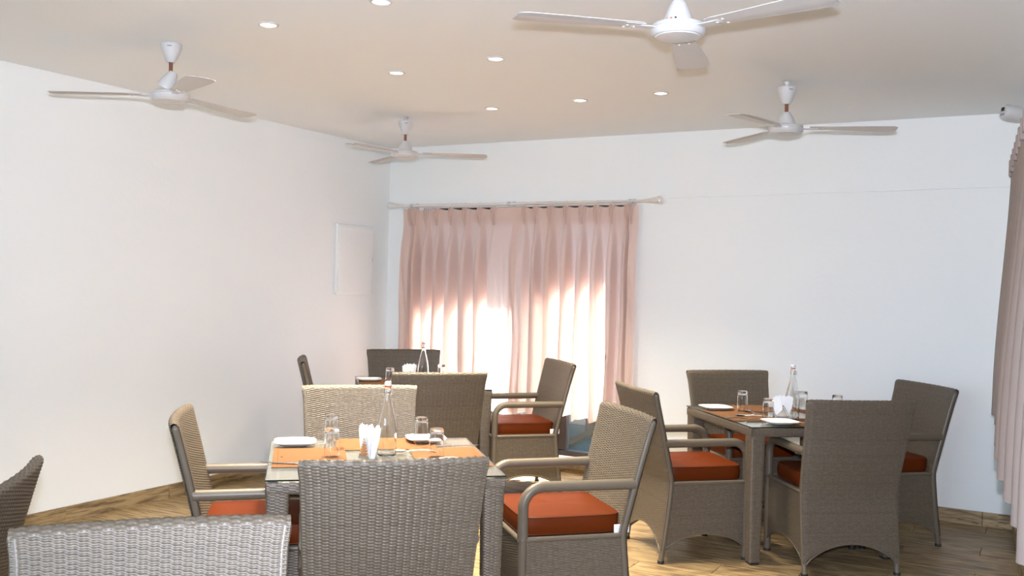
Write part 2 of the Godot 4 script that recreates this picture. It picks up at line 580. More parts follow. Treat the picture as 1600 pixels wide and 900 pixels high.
func build_window() -> void:
	var x0 := -4.68
	var x1 := -2.765
	var y0 := 0.115
	var y1 := 2.125
	var z := WALL_BACK_Z - 0.12
	var w := tag(Node3D.new(), "glazed sliding window with dark frame behind the pink curtains", "window", "", "structure")
	w.name = numbered("window_1")
	add_child(w)
	var g := Geo.new()
	g.box(Vector3((x0 + x1) / 2, y0 + 0.02, z), Vector3(x1 - x0, 0.04, 0.07), 0.003, 1)
	g.box(Vector3((x0 + x1) / 2, y1 - 0.025, z), Vector3(x1 - x0, 0.05, 0.07), 0.003, 1)
	g.box(Vector3(x0 + 0.025, (y0 + y1) / 2, z), Vector3(0.05, y1 - y0, 0.07), 0.003, 1)
	g.box(Vector3(x1 - 0.025, (y0 + y1) / 2, z), Vector3(0.05, y1 - y0, 0.07), 0.003, 1)
	put("window_frame", g, mat.frame, w)
	for xm in [-4.12, -3.44]:
		g = Geo.new()
		g.box(Vector3(xm, (y0 + y1) / 2, z), Vector3(0.16 if xm > -3.6 else 0.06, y1 - y0 - 0.09, 0.06), 0.003, 1)
		put("mullion", g, mat.frame, w)
	for pr in [[-4.63, -4.15], [-4.09, -3.52], [-3.36, -2.815]]:
		g = Geo.new()
		g.box(Vector3((pr[0] + pr[1]) / 2, (y0 + y1) / 2, z), Vector3(pr[1] - pr[0], y1 - y0 - 0.09, 0.006), 0.0005, 1)
		put("pane", g, mat.window_pane, w)
	# outside: roof over the terrace, terrace, what stands on it
	g = Geo.new()
	var roof := PackedVector2Array([Vector2(-8.0, 7.12), Vector2(1.0, 7.12), Vector2(1.0, 7.55), Vector2(-8.0, 9.1)])
	g.prism(roof, 0.14, Transform3D(Basis(Vector3.RIGHT, Vector3(0, 0, -1), Vector3(0, 1, 0)), Vector3(0, 2.70, 0)))
	struct("trim_2", g, mat.reveal, "concrete roof slab sheltering the terrace outside the window")
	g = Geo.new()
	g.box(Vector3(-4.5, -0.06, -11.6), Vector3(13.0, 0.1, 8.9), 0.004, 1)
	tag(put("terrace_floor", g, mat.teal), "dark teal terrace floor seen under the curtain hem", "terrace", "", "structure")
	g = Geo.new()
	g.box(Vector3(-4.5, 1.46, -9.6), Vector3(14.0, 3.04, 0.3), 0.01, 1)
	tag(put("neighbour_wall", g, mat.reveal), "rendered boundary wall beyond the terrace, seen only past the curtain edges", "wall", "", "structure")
	g = Geo.new()
	g.box(Vector3(0, 0.012, 0), Vector3(0.12, 0.05, 0.95), 0.004, 1)
	var s := tag(put("drain_strip", g, mat.dark_wood), "black strip lying across the teal terrace floor", "drain")
	s.position = Vector3(-3.905, -0.01, -8.40)
	s.rotation.y = 0.12
	g = Geo.new()
	g.box(Vector3(0, 0.17, 0), Vector3(0.34, 0.34, 0.34), 0.02, 2)
	var pb := thing("planter_box", "black square planter box standing outside on the teal terrace", "planter", Vector3(-3.93, -0.01, -9.1), 0.3)
	put("body", g, mat.dark_wood, pb)
	g = Geo.new()
	g.box(Vector3(0, 0.355, 0), Vector3(0.37, 0.03, 0.37), 0.008, 1)
	put("rim", g, mat.dark_wood, pb)

func curtain_sheet(xs: Array, xa: float, xb: float, top: float, hem: float, zface: float, lead_left: float, lead_right: float) -> Geo:
	# pinch-pleated cloth: a crest towards the room at every pleat, valleys between, folds opening downwards
	var g := Geo.new()
	var stops := [xa] + xs + [xb]
	var per := 20
	var nv := 44
	var cols := (stops.size() - 1) * per + 1
	var p := PackedVector3Array()
	var uvs := PackedVector2Array()
	for j in nv:
		var f := float(j) / (nv - 1)
		var y := lerpf(top, hem, f)
		var pinch := smoothstep(0.0, 0.075, f) * (1.0 - smoothstep(0.075, 0.20, f))
		for i in cols:
			var seg := mini(i / per, stops.size() - 2)
			var u := float(i - seg * per) / per
			var x: float = lerpf(stops[seg], stops[seg + 1], u)
			var wide: float = stops[seg + 1] - stops[seg]
			var d := cos(TAU * u)
			if seg == 0: d = cos(PI * (1.0 - u)) * lead_left + (1.0 - lead_left)
			if seg == stops.size() - 2: d = cos(PI * u) * lead_right + (1.0 - lead_right)
			var fromtop := acos(clampf(d, -1.0, 1.0)) / TAU      # 0 on the pleat, 0.5 midway
			var tube := 1.0 - smoothstep(0.13, 0.30, fromtop) * 1.75 + 0.25 * (cos(minf(fromtop, 0.25) * TAU) - 0.5) - 0.12 * cos(TAU * 2.0 * fromtop) * smoothstep(0.25, 0.4, fromtop)
			var sharp := lerpf(tube, pow(maxf(d * 0.5 + 0.5, 0.0), 5.0) * 2.0 - 1.0, pinch * 0.8)
			var amp := lerpf(0.014, 0.058, smoothstep(0.03, 0.32, f)) * clampf(wide / 0.13, 0.85, 1.1)
			var sway := 0.010 * sin(seg * 2.1 + f * 3.0) * f + 0.006 * sin(f * 9.0 + seg * 1.3) * f
			# pleats are gathered: the cloth draws in to the crest under the pinch
			x += sin(TAU * u) * wide * 0.03 * smoothstep(0.1, 0.5, f) + sway
			var yy := y + (0.012 * sin(seg * 1.7 + u * 5.0) - 0.012 * d) * f * f - (0.010 * (1.0 - d) * 0.5) * (1.0 - smoothstep(0.0, 0.06, f))
			p.append(Vector3(x, yy, zface + sharp * amp + 0.004 * sin(f * 13.0 + x * 21.0) * f + (0.007 * sin(x * 95.0 + 2.5 * sin(f * 7.0)) * smoothstep(0.1, 0.5, f) if seg == stops.size() - 2 or seg == 0 else 0.0)))
			uvs.append(Vector2(x, y))
	g.grid(p, cols, nv, true, false, uvs)
	return g

func build_curtains() -> void:
	var z := WALL_BACK_Z + 0.075
	var left := [-4.80, -4.755, -4.635, -4.525, -4.385, -4.25, -4.105, -3.975]
	var right := [-3.685, -3.585, -3.455, -3.315, -3.18, -3.055, -2.925, -2.80, -2.765]
	var info := [[left, -4.885, -3.735, "left dusty pink pinch-pleated curtain panel, beside the room corner", 0.12, 0.16], [right, -3.80, -2.708, "right dusty pink pinch-pleated curtain panel, beside the bare wall", 0.12, 0.12]]
	for c in info:
		var t := thing("window_curtain", c[3], "curtain", Vector3.ZERO, 0.0, "pink curtains on the back window")
		put("curtain_panel", curtain_sheet(c[0], c[1], c[2], 2.108, 0.452, z + (0.012 if c[1] > -4.0 else 0.0), c[4], c[5]), mat.gauze, t)
		for x in c[0]:
			var g := Geo.new()
			for s in [-1.0, 0.0, 1.0]:
				var path := PackedVector3Array()
				var rad := []
				for k in 9:
					var f := k / 8.0
					path.append(Vector3(x + s * lerpf(0.019, 0.004, pow(f, 1.4)), lerpf(2.116, 1.965, f), z + 0.026 + 0.020 * sin(PI * minf(f * 1.1, 1.0)) + (0.006 if s == 0.0 else 0.0)))
					rad.append(lerpf(0.005, 0.0045, f))
				g.tube(path, rad, 6)
			put("pleat", g, mat.gauze, t)
	# rod with cone finials, rings and brackets
	var rod := thing("curtain_rod", "polished metal curtain rod with hammered cone finials above the back window", "curtain rod")
	var ry := 2.137
	var rz := WALL_BACK_Z + 0.09
	var g := Geo.new()
	g.tube(PackedVector3Array([Vector3(-4.90, ry, rz), Vector3(-3.8, ry, rz), Vector3(-2.68, ry, rz)]), 0.0125, 16)
	put("pole", g, mat.chrome, rod)
	for s in [-1.0, 1.0]:
		g = Geo.new()
		var nu := 33
		var nv := 25
		var p := PackedVector3Array()
		for j in nv:
			var f := float(j) / (nv - 1)
			var r := lerpf(0.011, 0.036, pow(f, 1.25)) if f < 0.9 else lerpf(0.0335, 0.016, (f - 0.9) / 0.1)
			for i in nu:
				var a := TAU * i / (nu - 1)
				var bump := 0.0024 * sin(a * 8.0 + (j % 2) * PI) * sin(PI * (j % 4 + 0.5) / 2.0) * minf(1.0, f * 4.0)
				p.append(Vector3((-4.885 if s < 0 else -2.685) + s * f * 0.165, ry + 0.006 * f + cos(a) * (r + bump), rz + sin(a) * (r + bump)))
		g.grid(p, nu, nv, s < 0, true)
		g.fan(p.slice((nv - 1) * nu, nv * nu - 1), Vector3(s, 0, 0))
		put("finial", g, mat.chrome, rod)
	for x in left + right + [-4.87, -2.73]:
		g = Geo.new()
		var ring := PackedVector3Array()
		for k in 21:
			var a := TAU * k / 20.0
			ring.append(Vector3(x + 0.003 * sin(a * 2.0), ry - 0.006 + cos(a) * 0.021, rz + sin(a) * 0.021))
		g.tube(ring, 0.0022, 6, 0.0, 1.0, false)
		put("ring", g, mat.chrome, rod)
	for x in [-4.795, -3.835, -2.785]:
		g = Geo.new()
		g.box(Vector3(x, ry - 0.004, WALL_BACK_Z + 0.05), Vector3(0.014, 0.014, 0.1), 0.003, 2)
		g.box(Vector3(x, ry, WALL_BACK_Z + 0.005), Vector3(0.032, 0.055, 0.008), 0.003, 2)
		g.tube(PackedVector3Array([Vector3(x - 0.011, ry, rz), Vector3(x + 0.011, ry, rz)]), 0.0185, 14)
		put("bracket", g, mat.white_metal, rod)
	# taupe curtain hanging along the right wall
	var t := thing("side_curtain", "taupe curtain with stepped pleats hanging at the right edge of the picture", "curtain")
	g = Geo.new()
	var cols := 181
	var p := PackedVector3Array()
	var nvv := 30
	for j in nvv:
		var f := float(j) / (nvv - 1)
		for i in cols:
			var u := float(i) / (cols - 1)
			var zz := lerpf(-6.36, -2.6, u)
			var wave := cos(u * TAU * 9.0 + 0.6) * lerpf(0.014, 0.038, f)
			var off := lerpf(0.075, 0.125, smoothstep(0.0, 0.9, f)) - 0.012 * sin(u * 9.0) * f
			p.append(Vector3(right_x(zz) - off + wave, lerpf(2.28, 0.80, f) + 0.006 * sin(u * 40.0) * f, zz + 0.03 * sin(u * TAU * 9.0) * f))
	g.grid(p, cols, nvv, true)
	put("curtain_panel", g, mat.right_gauze, t)
	g = Geo.new()
	for k in 16:
		var zz := lerpf(-6.33, -2.65, k / 15.0)
		g.box(Vector3(right_x(zz) - 0.085, 2.235, zz), Vector3(0.03, 0.10, 0.035), 0.01, 2)
	var pl := put("pleat_heading", g, mat.right_gauze, t)
	pl.set_meta("kind", "stuff")
	var rr := thing("wall_rod", "thin rod carrying the taupe curtain along the right wall", "curtain rod")
	g = Geo.new()
	g.tube(PackedVector3Array([Vector3(right_x(-6.4) - 0.075, 2.30, -6.4), Vector3(right_x(-2.5) - 0.075, 2.30, -2.5)]), 0.011, 12)
	put("pole", g, mat.chrome, rr)
	for zz in [-6.3, -4.4, -2.6]:
		g = Geo.new()
		g.box(Vector3(right_x(zz) - 0.04, 2.30, zz), Vector3(0.08, 0.014, 0.014), 0.003, 1)
		put("bracket", g, mat.white_metal, rr)

func blade_geo() -> Geo:
	var g := Geo.new()
	# along +x from the hub; chord along z, folded lengthwise and pitched
	var rows := []
	for k in 22:
		var f := k / 21.0
		var x := lerpf(0.135, 0.586, f)
		var hw := lerpf(0.043, 0.066, smoothstep(0.0, 0.85, f))
		var round_in := 1.0
		if f < 0.06: round_in = sqrt(1.0 - pow(1.0 - f / 0.06, 2.0)) * 0.25 + 0.75
		if f > 0.93: round_in = sqrt(maxf(1.0 - pow((f - 0.93) / 0.07, 2.0), 0.0)) * 0.3 + 0.7
		rows.append([x, hw * round_in, f])
	for side in 2:
		var p := PackedVector3Array()
		for r in rows:
			for q in [-1.0, -0.55, -0.5, 0.2, 0.9, 1.0]:
				var zc: float = q * r[1]
				var y: float = zc * 0.105 + (0.006 if q < -0.52 else 0.0) - 0.008 * r[2] + (0.0012 if side == 0 else -0.0012)
				p.append(Vector3(r[0], y, zc))
		g.grid(p, 6, rows.size(), side == 1)
	# closing edge
	var ring := PackedVector3Array()
	for s in 2:
		for k in rows.size():
			var r: Array = rows[k if s == 0 else rows.size() - 1 - k]
			var q := -1.0 if s == 0 else 1.0
			for y in [0.0012, -0.0012]:
				ring.append(Vector3(r[0], q * r[1] * 0.105 + (0.006 if q < 0 else 0.0) - 0.008 * r[2] + y, q * r[1]))
	var n2 := ring.size() / 2
	ring.append(ring[0]); ring.append(ring[1])
	g.grid(ring, 2, n2 + 1, false)
	return g

func build_fans() -> void:
	var blade := blade_geo().mesh()
	var bracket := Geo.new()
	bracket.box(Vector3(0.125, -0.002, 0.0), Vector3(0.10, 0.005, 0.038), 0.002, 1)
	bracket.box(Vector3(0.165, 0.003, 0.0), Vector3(0.075, 0.004, 0.062), 0.002, 1, Transform3D(Basis(Vector3.RIGHT, -0.105), Vector3.ZERO))
	var bracket_mesh := bracket.mesh()
	var screw := Geo.new()
	screw.lathe([Vector2(0.0, -0.004), Vector2(0.0055, -0.002), Vector2(0.0055, 0.0)], 10)
	var screw_mesh := screw.mesh()
	var fans := [
		[-3.892, -3.411, 2.577, 0.0, "white three-blade ceiling fan with a slipped tilted lower cup, over the left wall side"],
		[-4.020, -5.629, 1.606, 0.030, "small-looking white ceiling fan hanging far off near the room corner"],
		[-1.151, -3.229, 2.393, 0.0, "large nearest white ceiling fan at the top, with its rod cut by the frame"],
		[-1.298, -5.462, 1.780, 0.030, "white ceiling fan hanging before the bare back wall, above the right table"]]
	for k in fans.size():
		var f: Array = fans[k]
		var y0 := FLOOR_TO_CEILING
		var o := thing("ceiling_fan", f[4], "fan", Vector3(f[0], y0, f[1]), 0.0, "white ceiling fans")
		var drop: float = f[3]
		var g := Geo.new()
		# canopy cup, narrow end down
		g.lathe([Vector2(0.0, -drop - 0.095), Vector2(0.019, -drop - 0.095), Vector2(0.026, -drop - 0.085), Vector2(0.041, -drop - 0.05), Vector2(0.051, -drop - 0.022), Vector2(0.053, -drop - 0.008), Vector2(0.050, -drop - 0.001), Vector2(0.0, -drop)], 32)
		var cup := put("canopy", g, mat.white_metal, o)
		g = Geo.new()   # a small dark maker's plate
		var a := 0.9
		g.box(Vector3.ZERO, Vector3(0.004, 0.006, 0.022), 0.001, 1, Transform3D(Basis(Vector3.UP, -a), Vector3(0.0515 * cos(a), -drop - 0.020, 0.0515 * sin(a))))
		put("name_plate", g, mat.grey_plastic, cup)
		if drop > 0.0:
			g = Geo.new()
			g.tube(PackedVector3Array([Vector3(0, 0, 0), Vector3(0, -drop - 0.004, 0)]), 0.009, 12)
			g.box(Vector3(0, -0.006, 0), Vector3(0.022, 0.012, 0.03), 0.002, 1)
			put("hook", g, mat.chrome if k == 3 else mat.white_metal, o)
		g = Geo.new()
		g.tube(PackedVector3Array([Vector3(0, -drop - 0.09, 0), Vector3(0, -0.2, 0)]), 0.0095, 14)
		put("downrod", g, mat.copper, o)
		# lower cup, narrow end up
		g = Geo.new()
		var cup_top := -0.172 if drop > 0.0 else -0.165
		g.lathe([Vector2(0.0, -0.265), Vector2(0.055, -0.262), Vector2(0.054, -0.245), Vector2(0.046, -0.215), Vector2(0.030, cup_top - 0.012), Vector2(0.022, cup_top), Vector2(0.0, cup_top)], 32)
		var low := put("lower_cup", g, mat.white_metal, o)
		if k == 0:   # slipped off its seat: leans to the left
			var axis := Vector3(0.48, 0, 0.87).normalized()
			low.transform = Transform3D(Basis(axis, -0.5), Vector3.ZERO)
			low.position = Vector3(0, -0.19, 0) - low.transform.basis * Vector3(0, -0.19, 0) + Vector3(0.0, 0.018, 0.0)
			low.scale = Vector3(0.8, 0.95, 0.8)
		g = Geo.new()
		g.lathe([Vector2(0.05, -0.285), Vector2(0.085, -0.287), Vector2(0.094, -0.277), Vector2(0.096, -0.262), Vector2(0.092, -0.257), Vector2(0.094, -0.254), Vector2(0.090, -0.247), Vector2(0.066, -0.240), Vector2(0.0, -0.238)], 48)
		put("motor_housing", g, mat.white_metal, o)
		g = Geo.new()
		g.lathe([Vector2(0.0, -0.299), Vector2(0.05, -0.297), Vector2(0.076, -0.291), Vector2(0.079, -0.286), Vector2(0.079, -0.280)], 48)
		put("trim_plate", g, mat.white_metal, o)
		if k == 2:
			for s in 3:
				g = Geo.new()
				g.box(Vector3.ZERO, Vector3(0.007, 0.008, 0.004), 0.001, 1, Transform3D(Basis(Vector3.UP, 0.12), Vector3(-0.012 + 0.016 * s - 0.01, -0.236, 0.0545)))
				put("indicator", g, [mat.grey_plastic, mat.rubber_orange, mat.glass_edge][s], o)
		for b in 3:
			var bl := put("blade", blade, mat.white_blade, o)
			bl.position = Vector3(0, -0.262, 0)
			bl.rotation.y = -(f[2] + b * TAU / 3.0)
			put("blade_bracket", bracket_mesh, mat.white_metal, bl)
			for sp in [[0.165, 0.0], [0.195, -0.018], [0.195, 0.018]]:
				put("screw", screw_mesh, mat.porcelain, bl).position = Vector3(sp[0], -0.004 + sp[1] * 0.105, sp[1])

func build_downlights() -> void:
	var spots := [
		[-3.165, -3.331, "recessed round downlight left of the top centre, nearest the left fan"],
		[-2.463, -3.251, "recessed round downlight cut by the top edge of the picture"],
		[-3.213, -4.399, "recessed round downlight in the middle of the left-hand row of three"],
		[-2.529, -4.325, "recessed round downlight in the middle of the ceiling group, upper right of two"],
		[-3.267, -5.553, "recessed round downlight farthest left near the back wall"],
		[-2.597, -5.508, "recessed round downlight between two others in the back row"],
		[-2.054, -5.487, "recessed round downlight farthest right in the back row"]]
	for s in spots:
		var o := thing("downlight", s[2], "downlight", Vector3(s[0], FLOOR_TO_CEILING, s[1]), 0.0, "recessed ceiling downlights")
		var g := Geo.new()
		g.lathe([Vector2(0.036, -0.004), Vector2(0.040, -0.007), Vector2(0.047, -0.005), Vector2(0.050, 0.0)], 32)
		put("trim_ring", g, mat.white_metal, o)
		g = Geo.new()
		g.lathe([Vector2(0.0, -0.0045), Vector2(0.037, -0.004), Vector2(0.037, 0.0)], 32)
		put("diffuser", g, mat.lamp_glow, o)
		var l := SpotLight3D.new()
		l.name = "lamp"
		o.add_child(l, true)
		l.position = Vector3(0, -0.02, 0)
		l.rotation.x = -PI / 2
		l.light_color = Color(1.0, 0.94, 0.83)
		l.light_energy = 5.4 if s[1] > -5.0 else 2.6
		l.light_size = 0.035
		l.spot_range = 12.0
		l.spot_attenuation = 2.0
		l.spot_angle = 48.0
		l.spot_angle_attenuation = 1.0
		l.shadow_enabled = true

# ------------------------------------------------------------------ furniture
func ring_square(s: float, half: float, r: float) -> Vector2:   # a point on a rounded square, s from 0 to 1
	var a := s * TAU
	var n := 9.0
	var k := half / pow(pow(absf(cos(a)), n) + pow(absf(sin(a)), n), 1.0 / n)
	return Vector2(cos(a) * k, sin(a) * k)

func make_table(label: String, at: Vector3, turn: float) -> Node3D:
	var t := thing("dining_table", label, "table", at, turn, "woven square dining tables with glass tops")
	var half := 0.45
	var leg := Geo.new()
	leg.weave(func(s: float, q: float) -> Vector3:
		var w := lerpf(0.030, 0.041, q)
		var c := ring_square(-s, w, 0.01)
		return Vector3(c.x, lerpf(0.014, 0.70, q), c.y), 16, 124, 0.0030, true, 3, 2, 4)
	var leg_mesh := leg.mesh()
	var foot := Geo.new()
	foot.box(Vector3(0, 0.008, 0), Vector3(0.054, 0.016, 0.054), 0.003, 1)
	var foot_mesh := foot.mesh()
	for sx in [-1.0, 1.0]:
		for sz in [-1.0, 1.0]:
			var l := put("leg", leg_mesh, mat.cane, t)
			l.position = Vector3(sx * (half - 0.044), 0, sz * (half - 0.044))
			put("foot_cap", foot_mesh, mat.black, l)
	var rail := Geo.new()
	rail.weave(func(s: float, q: float) -> Vector3:
		# round the cross-section with q, along the rail with s
		var a := q * TAU
		var n := 5.0
		var k := 1.0 / pow(pow(absf(cos(a)), n) + pow(absf(sin(a)), n), 1.0 / n)
		return Vector3(lerpf(-half + 0.003, half - 0.003, s), 0.717 + sin(a) * k * 0.024, half - 0.026 + cos(a) * k * 0.024), 38, 32, 0.0026, false, 3, 2, 6)
	var rail_mesh := rail.mesh()
	for k in 4:
		put("rail", rail_mesh, mat.cane, t).rotation.y = k * PI / 2
	var top := Geo.new()
	top.weave(func(s: float, q: float) -> Vector3:
		return Vector3(lerpf(-half + 0.045, half - 0.045, s), 0.738, lerpf(half - 0.045, -half + 0.045, q)), 34, 140, 0.0018, false, 3, 2, 9)
	top.box(Vector3(0, 0.728, 0), Vector3(half * 2 - 0.09, 0.012, half * 2 - 0.09), 0.002, 1)
	put("tabletop", top, mat.cane, t)
	var gl := Geo.new()
	gl.box(Vector3(0, TABLE_TOP - 0.003, 0), Vector3(half * 2, 0.006, half * 2), 0.001, 1)
	put("glass_top", gl, mat.pane, t)
	var ed := Geo.new()
	for k in 4:
		ed.box(Vector3(0, TABLE_TOP - 0.003, half + 0.0008), Vector3(half * 2 + 0.002, 0.006, 0.0016), 0.0004, 1, Transform3D(Basis(Vector3.UP, k * PI / 2), Vector3.ZERO))
	put("glass_edge", ed, mat.glass_edge, t)
	return t

const TABLES := [[-2.442, -3.284, -0.726], [-1.326, -5.799, -0.7197], [-3.99, -5.85, -0.72]]

func build_tables() -> void:
	var proto: Node3D = null
	var labels := ["nearest woven square dining table with orange placemats under warm light", "woven square dining table on the right with brown-looking placemats", "farthest woven square dining table, before the pink curtains"]
	for k in 3:
		var at := Vector3(TABLES[k][0], 0, TABLES[k][1])
		if proto == null: proto = make_table(labels[k], at, -TABLES[k][2])
		else: copy(proto, "dining_table", labels[k], at, -TABLES[k][2], "woven square dining tables with glass tops")

# chair measures
const CW := 0.610
const CH := 0.930
const CLEAN := 0.120
const CR := 0.434
const CWF := 0.546
const CFL := 0.052
const CD := 0.457
const CA := 0.648

func back_z(y: float) -> float:
	if y > CR: return CLEAN * pow((y - CR) / (CH - CR), 1.08)
	return CFL * pow((CR - y) / CR, 1.3)

func back_half(y: float) -> float:
	return (CWF + (CW - 0.012 - CWF) * clampf((y - CR) / (CH - CR), 0.0, 1.0)) / 2.0 + 0.006 * smoothstep(CH - 0.08, CH, y)

func arch(u: float, lo: float, hi: float) -> float:   # u from -1 to 1
	return lo + (hi - lo) * pow(maxf(1.0 - u * u, 0.0), 0.8)

func line(a: Vector3, b: Vector3, step: float) -> PackedVector3Array:
	var n := maxi(2, int(a.distance_to(b) / step))
	var p := PackedVector3Array()
	for k in n + 1: p.append(a.lerp(b, float(k) / n))
	return p

func make_chair(label: String) -> Node3D:
	var t := thing("dining_armchair", label, "chair", Vector3.ZERO, 0.0, "woven armchairs round the tables")
	# backrest: one cloth of cane up the inside, over the top edge and down the outside to the arched hem
	var thick := 0.017
	var inner := CH - CR + 0.02
	var over := PI * thick
	var outer := CH - 0.05
	var total := inner + over + outer
	var g := Geo.new()
	g.weave(func(s: float, q: float) -> Vector3:
		var u := 1.0 - s * 2.0
		var d := q * total
		var y := 0.0
		var dz := 0.0
		var top := CH - thick
		if d < inner:
			y = lerpf(CR - 0.02, top, d / inner)
			dz = -thick
		elif d < inner + over:
			var a := (d - inner) / over * PI
			y = top + sin(a) * thick
			dz = -cos(a) * thick
		else:
			y = lerpf(top, 0.05, (d - inner - over) / outer)
			dz = thick
			y = maxf(y, arch(u, 0.062, 0.165))
		var bow := 0.024 * (1.0 - u * u) * smoothstep(CR - 0.15, CR + 0.2, y)
		# the outer corners of the top edge are eased
		y -= 0.003 * pow(absf(u), 20.0) * smoothstep(CH - 0.1, CH, y)
		return Vector3(u * (back_half(y) - 0.005), y, back_z(y) + dz * (1.0 - 0.25 * pow(absf(u), 24.0)) + bow), 24, int(total / 0.0053), 0.0042, false, 4, 2, 11)
	put("backrest", g, mat.cane, t)
	# side and front skirts
	for s in [-1.0, 1.0]:
		g = Geo.new()
		g.weave(func(a: float, q: float) -> Vector3:
			var u := a if s > 0 else 1.0 - a
			var y := maxf(lerpf(0.05, CR, q), arch(u * 2.0 - 1.0, 0.062, 0.155))
			var z := lerpf(back_z(y) + 0.0, -CD + 0.008, u)
			return Vector3(s * (CWF / 2 - 0.010), y, z), 18, 72, 0.0036, false, 4, 2, 21)
		put("side_panel", g, mat.cane, t)
	g = Geo.new()
	g.weave(func(a: float, q: float) -> Vector3:
		var y := maxf(lerpf(0.05, CR, q), arch(a * 2.0 - 1.0, 0.062, 0.165))
		return Vector3(lerpf(CWF / 2 - 0.012, -CWF / 2 + 0.012, a), y, -CD), 22, 72, 0.0036, false, 3, 2, 31)
	put("front_panel", g, mat.cane, t)
	# seat deck and its rolled rim
	g = Geo.new()
	g.box(Vector3(0, CR - 0.012, -CD / 2), Vector3(CWF - 0.03, 0.018, CD), 0.004, 1)
	for s in [-1.0, 1.0]:
		g.tube(line(Vector3(s * (CWF / 2 - 0.012), CR - 0.004, -CD), Vector3(s * (CWF / 2 - 0.012), CR - 0.004, 0.0), 0.004), 0.0115, 8, 0.0007)
	g.tube(line(Vector3(-CWF / 2 + 0.012, CR - 0.004, -CD), Vector3(CWF / 2 - 0.012, CR - 0.004, -CD), 0.004), 0.0115, 8, 0.0007)
	put("seat", g, mat.wound, t)
	# posts, arms, legs: wound with cane
	for s in [-1.0, 1.0]:
		g = Geo.new()
		var path := PackedVector3Array()
		var n := 240
		for k in n + 1:
			var y := lerpf(0.014, CH - 0.008, float(k) / n)
			path.append(Vector3(s * (back_half(y) - 0.0155), y, back_z(y)))
		var rad := []
		for k in n + 1: rad.append(0.0158 if k < n - 2 else 0.0158 * sqrt(maxf(0.3, (n - k) / 3.0)))
		g.tube(path, rad, 10, 0.0007)
		var post := put("back_post", g, mat.wound, t)
		var cap := Geo.new()
		cap.tube(PackedVector3Array([Vector3(path[0].x, 0.0, path[0].z), Vector3(path[0].x, 0.016, path[0].z)]), 0.0185, 12)
		put("foot_cap", cap, mat.black, post)
		g = Geo.new()
		var xb: float = s * (back_half(CA) - 0.016)
		var xf: float = s * (CWF / 2 - 0.016)
		var zf := -CD + 0.012
		var r := 0.085
		path = line(Vector3(xb, CA, back_z(CA)), Vector3(xf, CA, zf + r), 0.0035)
		for k in range(1, 30):
			var a := PI / 2 * k / 30.0
			path.append(Vector3(xf, CA - r + cos(a) * r, zf + r - sin(a) * r))
		path.append_array(line(Vector3(xf, CA - r, zf), Vector3(xf, CR, zf), 0.0035))
		g.tube(path, 0.0225, 12, 0.0007)
		put("armrest", g, mat.wound, t)
		g = Geo.new()
		g.tube(line(Vector3(xf, 0.014, zf), Vector3(xf, CR, zf), 0.0035), 0.019, 10, 0.0007)
		var leg := put("front_leg", g, mat.wound, t)
		cap = Geo.new()
		cap.tube(PackedVector3Array([Vector3(xf, 0.0, zf), Vector3(xf, 0.016, zf)]), 0.020, 12)
		put("foot_cap", cap, mat.black, leg)
	# cord bound along the arched hems
	g = Geo.new()
	var hem := PackedVector3Array()
	for k in 61:
		var u := k / 30.0 - 1.0
		var y := arch(u, 0.062, 0.165)
		hem.append(Vector3(u * (CWF / 2 - 0.02), y, back_z(y) + 0.015))
	g.tube(hem, 0.006, 6)
	for s in [-1.0, 1.0]:
		hem = PackedVector3Array()
		for k in 61:
			var u := k / 60.0
			var y := arch(u * 2.0 - 1.0, 0.062, 0.155)
			hem.append(Vector3(s * (CWF / 2 - 0.010), y, lerpf(back_z(y), -CD + 0.01, u)))
		g.tube(hem, 0.006, 6)
	put("hem_cord", g, mat.wound, t)
	return t

func make_cushion(label: String) -> Node3D:
	var t := thing("seat_cushion", label, "cushion", Vector3.ZERO, 0.0, "rust vinyl seat cushions")
	var w := 0.46
	var d := 0.455
	var h := 0.082
	var nu := 60
	var nv := 19
	var g := Geo.new()
	# puffed box: rounded-square rings with a bulging wall and a slightly crowned top
	var prof := []
	for k in 7: prof.append(Vector2(0.97 * k / 6.0, 0.0))
	for k in 11:
		var f := k / 10.0
		prof.append(Vector2(0.982 + 0.018 * sin(PI * f), lerpf(0.006, h - 0.006, f)))
	for k in 6: prof.append(Vector2(0.975 * (1.0 - k / 6.0), h + 0.004 * sin(PI / 2 * k / 6.0)))
	var p := PackedVector3Array()
	for q in prof:
		for i in nu + 1:
			var c := ring_square(float(i) / nu, 1.0, 0.0)
			p.append(Vector3(c.x * q.x * w / 2, q.y + 0.0015 * sin(c.x * 4.0 + 1.0) * sin(c.y * 3.0 + 0.5), c.y * q.x * d / 2))
	g.grid(p, nu + 1, prof.size(), true, true)
	g.fan(p.slice((prof.size() - 1) * (nu + 1), prof.size() * (nu + 1) - 1), Vector3.UP)
	put("cover", g, mat.vinyl, t)
	g = Geo.new()
	for y in [0.006, h - 0.004]:
		var ring := PackedVector3Array()
		for i in nu + 1:
			var c := ring_square(float(i) / nu, 0.984, 0.0)
			ring.append(Vector3(c.x * w / 2, y, c.y * d / 2))
		g.tube(ring, 0.0022, 6, 0.0, 1.0, false)
	put("piping", g, mat.seam, t)
	return t

